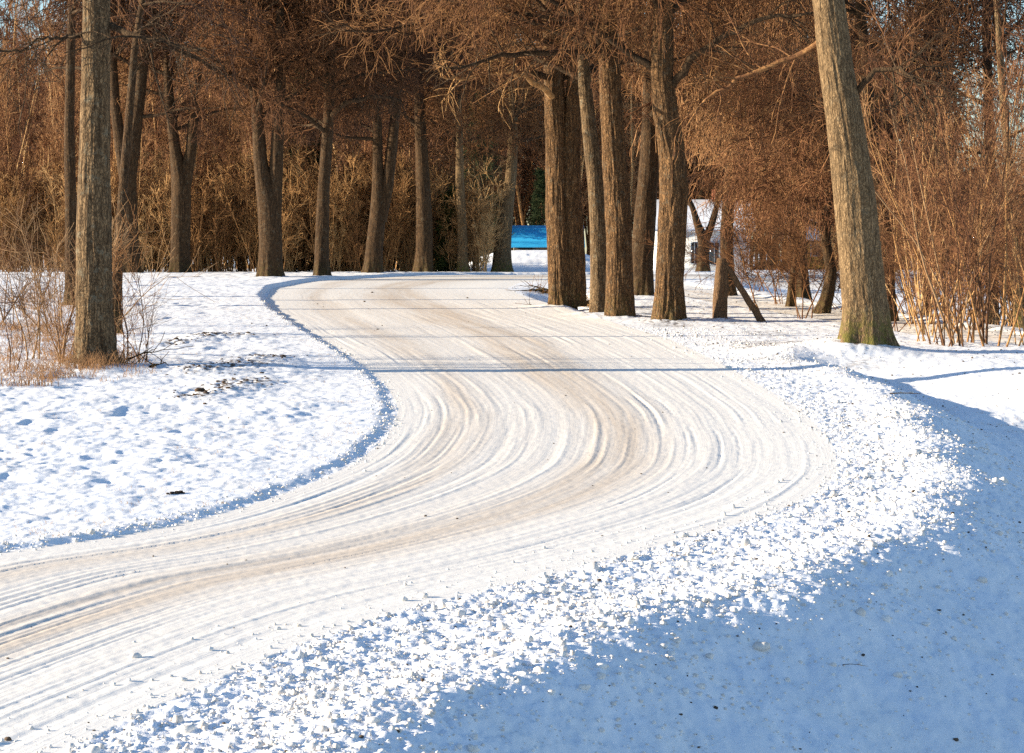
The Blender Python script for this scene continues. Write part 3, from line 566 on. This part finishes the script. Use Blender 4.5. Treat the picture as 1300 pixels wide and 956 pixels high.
# thicket at the right edge
rg = np.random.default_rng(5)
protos = [sapling_meshes(100 + i, stm=M_shrub if i % 2 else M_twig_tan, h=6.4, nst=4 + i % 2, spread=.26, r0=.024, L=(1, 2.2), per=(9, 4, 3), twr=.0052, wander=.07) for i in range(5)]
firsts = [None] * 5; cnt = 0
GR = 'bare saplings of the thicket at the right edge'
for i in range(58):
    y = rg.uniform(41, 60); px = 1150 + 190 * rg.random() ** .8 if i % 5 else rg.uniform(1125, 1180)
    x = (px - 650) / F * y + rg.uniform(0, 1.2) * (i % 2); k = i % 5; z = ground_z(x, y)
    rz = rg.uniform(0, 6.28); s_ = rg.uniform(.55, 1.0)
    if firsts[k] is None:
        firsts[k] = sapling(protos[k], 'sapling', 'bare reddish sapling in the dense thicket behind the right verge', 'sapling', (x, y, z), GR); firsts[k].scale = (s_,) * 3
    else: copy_tree(firsts[k], loc=(x, y, z), rz=rz, sc_=s_)
# shrubs in the gap between the row and the big right tree
bm = [sapling_meshes(140 + i, h=3.4, nst=5, r0=.016, spread=.35, tm=M_twig, per=(10, 6, 3), twr=.0045, L=(.6, 1.3), wander=.12, bend=.05) for i in range(3)]
bf = [None] * 3
for i, (px, y) in enumerate([(955, 56), (985, 62), (1020, 52), (1065, 58), (970, 72), (1050, 70), (1085, 66), (1140, 47)]):
    x = (px - 650) / F * y; z = ground_z(x, y); k = i % 3
    if bf[k] is None: bf[k] = sapling(bm[k], 'shrub', 'tangled bare shrub between the row of trees and the big mossy-footed tree', 'shrub', (x, y, z), 'tangled shrubs on the shaded snow')
    else: copy_tree(bf[k], loc=(x, y, z), rz=rg.uniform(0, 6), sc_=rg.uniform(.7, 1.15))

# slim trees of the wood edge on the left
sl = [sapling_meshes(160 + i, h=9.5, nst=2, r0=.05, spread=.08, tm=M_twig_red, per=(26, 6, 3), twr=.009, L=(1.0, 2.4), wander=.05) for i in range(4)]
sf = [None] * 4
for i in range(36):
    px = (i + rg.uniform(0, 1)) / 36 * 590 - 20; y = 100 + rg.uniform(0, 6); x = (px - 650) / F * y; z = ground_z(x, y); k = i % 4
    lab = 'slim bare tree along the edge of the wood beyond the left field'
    if sf[k] is None: sf[k] = sapling(sl[k], 'young_tree', lab, 'tree', (x, y, z), 'slim trees along the edge of the wood')
    else: copy_tree(sf[k], loc=(x, y, z), rz=rg.uniform(0, 6), sc_=rg.uniform(.7, 1.25))
# the rest of the wood, one mass
def scatter_nodes(name, pts, src, kind='stuff', smin=.7, smax=1.2):
    me = bpy.data.meshes.new(name); me.from_pydata([tuple(p) for p in pts], [], [])
    a = me.attributes.new('pick', 'INT', 'POINT'); a.data.foreach_set('value', rg.integers(0, len(src), len(pts)).astype(np.int32))
    o = link(name, me, kind=kind)
    ng = bpy.data.node_groups.new(name, 'GeometryNodeTree'); ng.interface.new_socket('Geometry', in_out='INPUT', socket_type='NodeSocketGeometry'); ng.interface.new_socket('Geometry', in_out='OUTPUT', socket_type='NodeSocketGeometry')
    gi, go = ng.nodes.new('NodeGroupInput'), ng.nodes.new('NodeGroupOutput'); L = ng.links.new
    gti = ng.nodes.new('GeometryNodeGeometryToInstance')
    for s_ in reversed(src):
        oi = ng.nodes.new('GeometryNodeObjectInfo'); oi.inputs[0].default_value = s_; oi.inputs['As Instance'].default_value = True; oi.transform_space = 'ORIGINAL'
        L(oi.outputs['Geometry'], gti.inputs[0])
    ip = ng.nodes.new('GeometryNodeInstanceOnPoints'); ip.inputs['Pick Instance'].default_value = True
    at_ = ng.nodes.new('GeometryNodeInputNamedAttribute'); at_.data_type = 'INT'; at_.inputs[0].default_value = 'pick'
    j = ng.nodes.new('GeometryNodeJoinGeometry')
    for s_ in ng.nodes:
        if s_.bl_idname == 'GeometryNodeObjectInfo': L(s_.outputs['Geometry'], j.inputs[0])
    ng.nodes.remove(gti)
    L(gi.outputs[0], ip.inputs['Points']); L(j.outputs[0], ip.inputs['Instance'])
    L([q for q in at_.outputs if q.enabled][0], ip.inputs['Instance Index'])
    rv = ng.nodes.new('FunctionNodeRandomValue'); rv.data_type = 'FLOAT_VECTOR'; rv.inputs[0].default_value = (0, 0, 0); rv.inputs[1].default_value = (0, 0, 6.28)
    L([q for q in rv.outputs if q.enabled][0], ip.inputs['Rotation'])
    rs = ng.nodes.new('FunctionNodeRandomValue'); rs.inputs[2].default_value = smin; rs.inputs[3].default_value = smax; rs.inputs['Seed'].default_value = 4
    L([q for q in rs.outputs if q.enabled][0], ip.inputs['Scale'])
    L(ip.outputs[0], go.inputs[0]); md = o.modifiers.new('scatter', 'NODES'); md.node_group = ng
    return o
def one_mesh(stem, crn, name):
    o1 = bpy.data.objects.new(name, None)
    return stem, crn
def merged(seed, **kw):
    s_, c_ = sapling_meshes(seed, **kw); g = Geo()
    for i, me in enumerate((s_, c_)):
        v = np.empty(len(me.vertices) * 3, np.float32); me.vertices.foreach_get('co', v); f = np.empty(len(me.loops), np.int32); me.loops.foreach_get('vertex_index', f)
        g.add(v.reshape(-1, 3), f.reshape(-1, 4), i)
    m = g.mesh('wood_tree', [s_.materials[0], c_.materials[0]]); return bpy.data.objects.new('wood_tree', m)
wood_src = [merged(200 + i, h=18, nst=2, r0=.11, spread=.07, tm=M_twig_red, per=(48, 8, 4), twr=.014, L=(1.6, 3.8), wander=.05) for i in range(3)]
under_src = [merged(220 + i, h=4.6, nst=7, r0=.022, spread=.18, tm=M_twig_tan, per=(8, 4, 2), twr=.010, L=(.7, 1.5), wander=.06) for i in range(3)]
def ok_view(px, y):                                  # keep the view open to the shed and the houses
    return not ((625 < px < 705 and y < 150) or (812 < px < 935 and y < 150) or (1005 < px < 1050 and y < 165))
pts = []
for i in range(460):
    px = rg.uniform(-80, 1200); y = 134 + 32 * (600 - px) / 600 + rg.uniform(0, 55)
    if px > 560: y = rg.uniform(142, 200) if px < 1130 else rg.uniform(120, 200)
    if px > 1120 and rg.random() < .78: continue
    if not ok_view(px, y): continue
    x = (px - 650) / F * y; pts.append((x, y, ground_z(x, y)))
scatter_nodes('far_wood', pts, wood_src, smin=.8, smax=1.3)
pts = []
for i in range(270):
    px = rg.uniform(-60, 615); y = 98.5 + rg.uniform(0, 7) if (rg.random() < .8 or px > 420) else rg.uniform(122, 132)
    x = (px - 650) / F * y; pts.append((x, y, ground_z(x, y)))
for i in range(75):
    px = rg.uniform(1050, 1330); y = rg.uniform(98, 130)
    if not ok_view(px, y) or (700 < px < 950 and y < 145 and rg.random() < .6): continue
    x = (px - 650) / F * y; pts.append((x, y, ground_z(x, y)))
scatter_nodes('undergrowth', pts, under_src, smin=.5, smax=1.1)

# ------------------------------------------------------------------ spruces
def spruce(label, px, y, h, seed, mt):
    x = (px - 650) / F * y; rgs = np.random.default_rng(seed); t = thing('spruce_tree', label, 'spruce', (x, y, ground_z(x, y)))
    P = np.zeros((1, 12, 3)); P[0, :, 2] = np.linspace(-.1, h, 12); Rd = np.linspace(h * .014, .01, 12)[None]
    g = Geo(); g.add(*tube_geo(P, Rd, 10)); link('trunk', g.mesh('trunk', [M_bark_brown]), t)
    n = int(h * 22); tt = np.sort(rgs.random(n) ** 1.15) * .95 + .03; L = (1 - tt) ** .8 * h * .24 * rgs.uniform(.6, 1.15, n) + .15; a = rgs.uniform(0, 6.28, n)
    K = 8; q = np.linspace(0, 1, K)[None, :]; B = np.stack([np.cos(a)[:, None] * L[:, None] * q, np.sin(a)[:, None] * L[:, None] * q, tt[:, None] * h - L[:, None] * (.35 * q - .22 * q ** 2.5)], -1)
    g = Geo(); Rb = np.full((n, K), .012) * np.linspace(1, .3, K); g.add(*tube_geo(B, Rb, 3))
    tw, rt = grow(g, B, Rb, 26, .08, 1, (.25, .6), (35, 75), .12, .05, 4, .05, 9, .4, -.1, None, rgs); rt = np.full_like(rt, .012) * np.linspace(1.2, .5, 4); g.add(*tube_geo(tw, rt, 3))
    pi = rgs.integers(0, len(tw), len(tw) * 5); st, tg, _ = interp_poly(tw, rt, pi, rgs.random(len(pi)))
    d = norm(tg + .9 * rgs.normal(size=tg.shape)) * .07; e = norm(np.cross(d, rgs.normal(size=d.shape))) * .016
    g.add(np.stack([st - e, st + d - e * .3, st + d + e * .3, st + e], 1).reshape(-1, 3), np.arange(len(pi) * 4).reshape(-1, 4))
    link('crown', g.mesh('crown', [mt]), t); return t
spruce('small yellow-green spruce beside the slender pale trunk at the road crest', 571, 100.5, 3.6, 301, M_needle_y)
spruce('dark spruce in the wood between the double-stemmed tree and the straight dark trunk', 385, 103, 9.0, 302, M_needle)
spruce('dark broad spruce behind the wide-forked tree', 452, 105, 4.4, 303, M_needle)
spruce('tall dark spruce behind the slender pale trunk left of the blue shed', 610, 130, 10.0, 304, M_needle)
spruce('dark spruce just behind the blue-roofed shed', 688, 140, 6.0, 305, M_needle)

# ------------------------------------------------------------------ buildings
M_blue = plain('blue_roof_sheet', (.05, .45, .76), .5, (.04, .40, .70), 2)
M_wall = plain('white_plaster', (.78, .78, .76), .85, (.68, .68, .66), 3, .01)
M_dark = plain('dark_boards', (.05, .035, .025), .8, (.03, .02, .016), 6)
M_glass, nt, b_ = mat('window_glass', .08); b_.inputs['Base Color'].default_value = (.02, .025, .03, 1); b_.inputs['Specular IOR Level'].default_value = .6
M_frame = plain('painted_frame', (.25, .30, .36), .6)
M_yellow = plain('yellow_boards', (.55, .33, .08), .8, (.45, .26, .06), 4)
M_brick = plain('red_brick', (.30, .11, .06), .85, (.20, .07, .04), 14)
M_roof_snow = plain('roof_snow', (.86, .87, .90), .8, (.80, .82, .86), 2, .03)
def house(name, label, cat, x0, x1, Y, depth, zg, zeave, zridge, wall, roofm, sheet=False, windows=(), chimney=None, over=.25, th=.10, door=None):
    t = thing(name, label, cat, ((x0 + x1) / 2, Y, zg)); w = (x1 - x0) / 2; he, hr = zeave - zg, zridge - zg; D = depth
    g = Geo(); box(g, -w, w, 0, D, -.4, he)
    V = np.array([(-w, 0, he), (-w, D, he), (-w, D / 2, hr - .05), (w, 0, he), (w, D, he), (w, D / 2, hr - .05)], float)
    g.add(V, np.array([(0, 1, 2, 2), (3, 5, 4, 4)])[:, [0, 1, 2, 3]] if False else np.array([(0, 3, 5, 2), (1, 2, 5, 4)]))
    me = g.mesh('wall', [wall], False)
    import bmesh
    bm_ = bmesh.new(); bm_.from_mesh(me); vs = list(bm_.verts); n0 = len(vs) - 6
    bm_.verts.ensure_lookup_table(); q = bm_.verts
    bm_.faces.new((q[n0], q[n0 + 1], q[n0 + 2])); bm_.faces.new((q[n0 + 3], q[n0 + 5], q[n0 + 4])); bm_.to_mesh(me); bm_.free()
    link('wall', me, t)
    sl = (hr - he) / (D / 2); g = Geo(); o = over
    for sgn in (0, 1):
        y0, y1 = (-o, D / 2) if sgn == 0 else (D + o, D / 2); z0 = he - sl * o + .04; z1 = hr + .04
        prism(g, [(y0, z0), (y1, z1), (y1, z1 + th), (y0, z0 + th)], (-w - o, w + o))
    roof = link('roof', g.mesh('roof', [roofm], False), t)
    g = Geo()
    if sheet:                                            # standing seams
        nx = int((2 * w + 2 * o) / .4)
        for i in range(0):
            xx_ = -w - o + .03 + i * (2 * w + 2 * o - .06) / nx
            for y0, y1 in ((-o, D / 2),): prism(g, [(y0, he - sl * o + .04 + th), (y1, hr + .04 + th), (y1, hr + .075 + th), (y0, he - sl * o + .075 + th)], (xx_ - .015, xx_ + .015))
        nz = 5
        for i in range(1, nz):
            f = i / nz; y = -o + (D / 2 + o) * f; z = he - sl * o + .042 + th + sl * (y + o); prism(g, [(y, z), (y + .06, z + sl * .06), (y + .06, z + sl * .06 + .02), (y, z + .03)], (-w - o, w + o))
        link('seam', g.mesh('seam', [roofm], False), roof)
    for (wx, wz0, ww, wh) in windows:
        g = Geo(); fz = .07
        box(g, wx - ww / 2 - fz, wx + ww / 2 + fz, -.05, -.003, wz0 - fz, wz0); box(g, wx - ww / 2 - fz, wx + ww / 2 + fz, -.05, -.003, wz0 + wh, wz0 + wh + fz)
        box(g, wx - ww / 2 - fz, wx - ww / 2, -.05, -.003, wz0, wz0 + wh); box(g, wx + ww / 2, wx + ww / 2 + fz, -.05, -.003, wz0, wz0 + wh); box(g, wx - .02, wx + .02, -.045, -.012, wz0, wz0 + wh)
        f = link('window', g.mesh('window', [M_frame], False), t); g = Geo(); box(g, wx - ww / 2, wx + ww / 2, -.025, -.006, wz0, wz0 + wh); link('pane', g.mesh('pane', [M_glass], False), f)
    if door:
        g = Geo(); box(g, door[0] - .45, door[0] + .45, -.05, -.003, 0, 2.0); d = link('door', g.mesh('door', [door[1]], False), t)
        g = Geo(); box(g, door[0] + .3, door[0] + .36, -.09, -.051, .95, 1.05); link('handle', g.mesh('handle', [M_frame], False), d)
    if chimney is not None:
        g = Geo(); box(g, chimney - .25, chimney + .25, D / 2 - .25, D / 2 + .25, hr - .4, hr + .8); link('chimney', g.mesh('chimney', [M_brick], False), roof)
    return t
a, b = at(649, 316, 128), at(738, 289, 128)
house('shed', 'low shed with a bright blue metal roof behind a snow bank', 'shed', a[0] + .15, b[0], 128, 5.0, ground_z(1, 128) + .1, a[2] + .12, b[2] + .05, M_dark, M_blue, sheet=True, over=.2, th=.06, door=(1.2, M_frame))
a, b = at(829, 295, 134), at(946, 258, 137)
zg = ground_z(10, 134) - .05
house('white_house', 'white house with snow-covered roof behind the row of trees', 'house', a[0] + .2, b[0], 134, 6.5, zg, a[2] + .15, b[2], M_wall, M_roof_snow, windows=[(-2.1, .45, .4, 1.15), (-.49, .45, .34, 1.15), (.63, .42, .5, 1.2)], chimney=1.0, th=.18, over=.3)
a, b = at(1008, 303, 150), at(1150, 281, 152)
house('yellow_house', 'yellow house with snowy roof glimpsed through shrubs left of the mossy-footed tree', 'house', a[0], b[0], 150, 6, ground_z(20, 150), a[2], b[2] + .3, M_yellow, M_roof_snow, windows=[(-2.2, .9, .8, 1.0), (.4, .9, .8, 1.0), (2.2, .9, .8, 1.0)], th=.18, over=.35)

# ------------------------------------------------------------------ props, logs and brush
def rod(g, p, q, r0, r1, K=8, wob=.01, S=10):
    P = np.linspace(p, q, K)[None] + rng.normal(size=(1, K, 3)) * wob; g.add(*tube_geo(P, np.linspace(r0, r1, K)[None], S))
    # caps
M_wood = bark_mat('weathered_wood', (.26, .15, .075), (.10, .06, .035), 1.2, 0, .1)
def at_g(px, py, Y): return at(px, py, Y)
Yp = 51.0
b0 = at(914, 404, Yp); g0 = ground_z(b0[0], Yp); loc = (b0[0], Yp, g0)
t = thing('broken_post', 'upright broken wooden post at the roadside with a pole propped against it', 'post', loc)
g = Geo(); P = np.array([(0, 0, -.15), (-.02, 0, .5), (.02, 0, 1.0), (.03, 0, 1.35)]); trunk_geo(g, P, np.array([.17, .14, .13, .10]), 5, 20, .15, .09, 4, 24); link('shaft', g.mesh('shaft', [M_wood]), t)
g = Geo(); rod(g, (.10, -.06, -.1), (.13, -.05, 1.25), .07, .05); link('splinter', g.mesh('splinter', [M_wood]), t)
t = thing('propped_pole', 'wooden pole leaning left against the broken post', 'pole', (b0[0] + .9, Yp - .3, ground_z(b0[0] + .9, Yp - .3)))
g = Geo(); rod(g, (.03, 0, -.1), (-.72, .22, 1.12), .085, .06, 8, .008); link('pole_shaft', g.mesh('pole_shaft', [M_wood]), t)
g = Geo(); rod(g, (-.72, .22, 1.12), (-.765, .233, 1.195), .06, .035, 4, .002); link('pole_tip', g.mesh('pole_tip', [M_wood]), t)

# fallen branches by the massive double trunk
def brush(label, px, py, Y, n, L, seed, cat='branch', name='fallen_branch', mt=None, low=True):
    x = at(px, py, Y)[0]; z = ground_z(x, Y); t = thing(name, label, cat, (x, Y, z)); rgs = np.random.default_rng(seed); K = 8
    a = rgs.uniform(0, 6.28, n); el = rgs.uniform(.05, .5, n); d = np.stack([np.cos(a) * np.cos(el), np.sin(a) * np.cos(el), np.sin(el)], 1); st = np.c_[rgs.normal(size=(n, 2)) * L * .18, rgs.uniform(.0, .15, n)]
    P = np.empty((n, K, 3)); P[:, 0] = st - d * .2; ln = rgs.uniform(.5, 1, n) * L
    for k in range(1, K): d = norm(d + rgs.normal(size=(n, 3)) * .12 + np.array([0, 0, -.05])); P[:, k] = P[:, k - 1] + d * (ln / (K - 1))[:, None]
    P[..., 2] = np.maximum(P[..., 2], .0); Rd = rgs.uniform(.012, .035, n)[:, None] * np.linspace(1, .35, K); g = Geo(); g.add(*tube_geo(P, Rd, 6)); link('stem', g.mesh('stem', [M_bark_brown]), t)
    c, rc = grow(g, P, Rd, 6, .2, 1, (.3, .8), (25, 60), 0, .12, 5, .012, .6, .4, .1, None, rgs); g2 = Geo(); c[..., 2] = np.maximum(c[..., 2], .0); g2.add(*tube_geo(c, np.maximum(rc, .005), 3)); link('twigs', g2.mesh('twigs', [mt or M_twig]), t); return t
brush('heap of fallen brown branches on the snow left of the massive double trunk', 690, 362, 72, 12, 1.7, 401, 'branch heap', 'branch_heap')
brush('low brush heap behind the massive double trunk and the thin leaning trunk', 750, 372, 64, 26, 1.2, 402, 'brush heap', 'branch_heap', M_twig_tan)
brush('small broken branch on the snow at the foot of the left foreground tree', 165, 474, 35.0, 3, 1.5, 403, 'branch')
brush('brown twig lying in the road edge below the massive double trunk', 668, 392, 60, 1, .7, 404, 'twig', 'fallen_twig')

def small_twig(label, px, py, L, r, a):
    x, y = gnd(px, py); z = float(surf_z(x, y)[0]); t = thing('fallen_twig', label, 'twig', (x, y, z), None, a)
    g = Geo(); P = np.array([[(0, 0, .012), (.3 * L, .03 * L, .02), (.6 * L, -.02 * L, .022), (L, .06 * L, .014)]]); g.add(*tube_geo(P, np.array([[r, r * .9, r * .7, r * .4]]), 5)); link('stem', g.mesh('stem', [M_bark_brown]), t)
    g = Geo(); P = np.array([[(.55 * L, -.015 * L, .02), (.7 * L, -.12 * L, .03), (.85 * L, -.2 * L, .02)]]); g.add(*tube_geo(P, np.array([[r * .5, r * .4, r * .3]]), 4)); link('side_shoot', g.mesh('side_shoot', [M_bark_brown]), t)
small_twig('thin dark twig lying on the blue shaded snow at the lower right', 1070, 785, .16, .0022, -.5)
small_twig('short dark stick on the shaded strip just outside the bend', 1130, 505, .4, .008, -.35)
small_twig('little brown twig among the snow crumbs at the outer edge of the bend', 880, 690, .14, .0025, .3)

# shrubs and young stems round the left tree
sh = [sapling_meshes(500 + i, h=2.2, nst=4 + i, r0=.013, spread=.28, tm=M_shrub if i else M_twig, per=(7, 4, 0), twr=.0035, L=(.35, .9), wander=.08) for i in range(3)]
for i, (px, y, k, s_, lab) in enumerate([
    (166, 36.2, 0, 1.05, 'tall dark bare shrub just right of the left foreground tree'), (182, 35.4, 1, .6, 'low spreading bare shrub at the right foot of the left foreground tree'),
    (78, 35.0, 2, .9, 'tan bare shrub in dry grass just left of the left foreground tree'), (48, 36.0, 1, .95, 'tan bare shrub in the left verge near the edge of the picture'),
    (100, 37.5, 2, 1.1, 'tan bushy shrub behind the left foreground trunk'), (25, 34.0, 0, .7, 'dark low shrub at the far left edge of the verge'), (62, 44, 2, 1.0, 'reddish shrub in the field behind the left verge grass'),
    (12, 47, 1, 1.1, 'tan shrub standing in the field at the far left edge')]):
    x = (px - 650) / F * y; t = thing('shrub', lab, 'shrub', (x, y, ground_z(x, y)), None, rg.uniform(0, 6)); t.scale = (s_,) * 3
    link('stems', sh[k][0], t); link('twigs', sh[k][1], t)

# dry grass, one mass of tufts
def grass_blades(name, cx_, cy_, n, sp, h, mt=M_grass, wid=.0035):
    rgs = np.random.default_rng(len(cx_) * 7 + n); m = len(cx_)
    x = np.repeat(cx_, n) + rgs.normal(size=m * n) * sp; y = np.repeat(cy_, n) + rgs.normal(size=m * n) * sp
    z = surf_z(x, y); hh = h * rgs.uniform(.3, 1.1, m * n) * np.repeat(rgs.uniform(.4, 1.2, m), n)
    a = rgs.uniform(0, 6.28, m * n); le = rgs.uniform(.15, .9, m * n) * hh; q = np.linspace(0, 1, 4)
    P = np.stack([x[:, None] + np.cos(a)[:, None] * le[:, None] * q ** 1.8, y[:, None] + np.sin(a)[:, None] * le[:, None] * q ** 1.8, z[:, None] - .01 + hh[:, None] * (q - .25 * q ** 2)], -1)
    g = Geo(); g.add(*tube_geo(P, np.full((m * n, 4), wid) * np.array([1, .9, .7, .25]), 3)); link(name, g.mesh(name, [mt]), kind='stuff')
rg2 = np.random.default_rng(9)
cx_, cy_ = [], []
for (px, py, sx, sy, n) in [(60, 486, 55, 8, 60), (30, 420, 45, 14, 60), (100, 470, 40, 6, 55), (15, 385, 30, 8, 40), (135, 474, 25, 4, 30), (70, 400, 40, 12, 60), (60, 440, 55, 14, 90)]:
    for _ in range(n):
        q = gnd(px + rg2.normal() * sx, min(max(py + rg2.normal() * sy, 372), 498)); cx_.append(q[0]); cy_.append(q[1])
grass_blades('dry_grass', np.array(cx_), np.array(cy_), 13, .10, .36)
# sparse stubble poking through the verge snow
x = rg2.uniform(-16, 12, 30000); y = 9 * (70 / 9) ** rg2.random(30000); dl, dr, s, dp = zone(x, y)
pr = np.where(dl < -.02, .22 + 1.1 * (np.exp(-(dl + .6) ** 2 * 4) * .5) + .5 * (vn(x * .8, y * .5, 12) > .68), np.where(dr < -.9, .26 * (y > 24), 0)); k_ = rg2.random(30000) < pr * .5
grass_blades('grass_stubble', x[k_], y[k_], 5, .05, .055, wid=.0018)
# leaf crumbs and clods
x = []; y = []
for (lx, ly, r) in litter_spots: x += list(lx + rg2.normal(size=45) * r * .5); y += list(ly + rg2.normal(size=45) * r * .9)
x, y = np.array(x), np.array(y); lumps('leaf_litter', x, y, np.exp(rg2.normal(-4.3, .5, len(x))), plain('soil_clod', (.10, .06, .035), .95, (.045, .03, .02), 20), flat=.5, sink=.1, kind='stuff')
n = 60000; yg = 8 * (75 / 8) ** rg2.random(n); xg = rg2.uniform(-12, 14, n); dl, dr, s_, dp = zone(xg, yg)
pk = np.where(dr < .1, .22 + .35 * (yg > 26), .025) * np.where(dl < 0, .45, 1); k_ = rg2.random(n) < pk * .5; xg, yg = xg[k_][:9000], yg[k_][:9000]
lumps('dark_grit', xg, yg, np.clip(np.exp(rg2.normal(-5.5, .45, len(xg))), .002, .014) * (1 + .02 * yg), plain('grit', (.12, .085, .06), .95, (.05, .038, .03), 25), flat=.6, sink=.35, kind='stuff')
q = gnd(222, 632)
M_clod = plain('clod', (.05, .035, .025), .95, (.02, .015, .012), 30, .01)
x = q[0] + np.array([-.05, -.02, .02, .05, .07]); y = q[1] + np.array([-.06, -.02, .0, .04, .02]); o = lumps('dirt_clod', x, y, np.array([.016, .022, .026, .02, .014]), M_clod, flat=.8, sink=.4)
o['label'] = 'dark clod of dirt lying alone on the snow near the left road edge'; o['category'] = 'dirt clod'
print('TRIS', sum(len(m.polygons) for m in bpy.data.meshes))
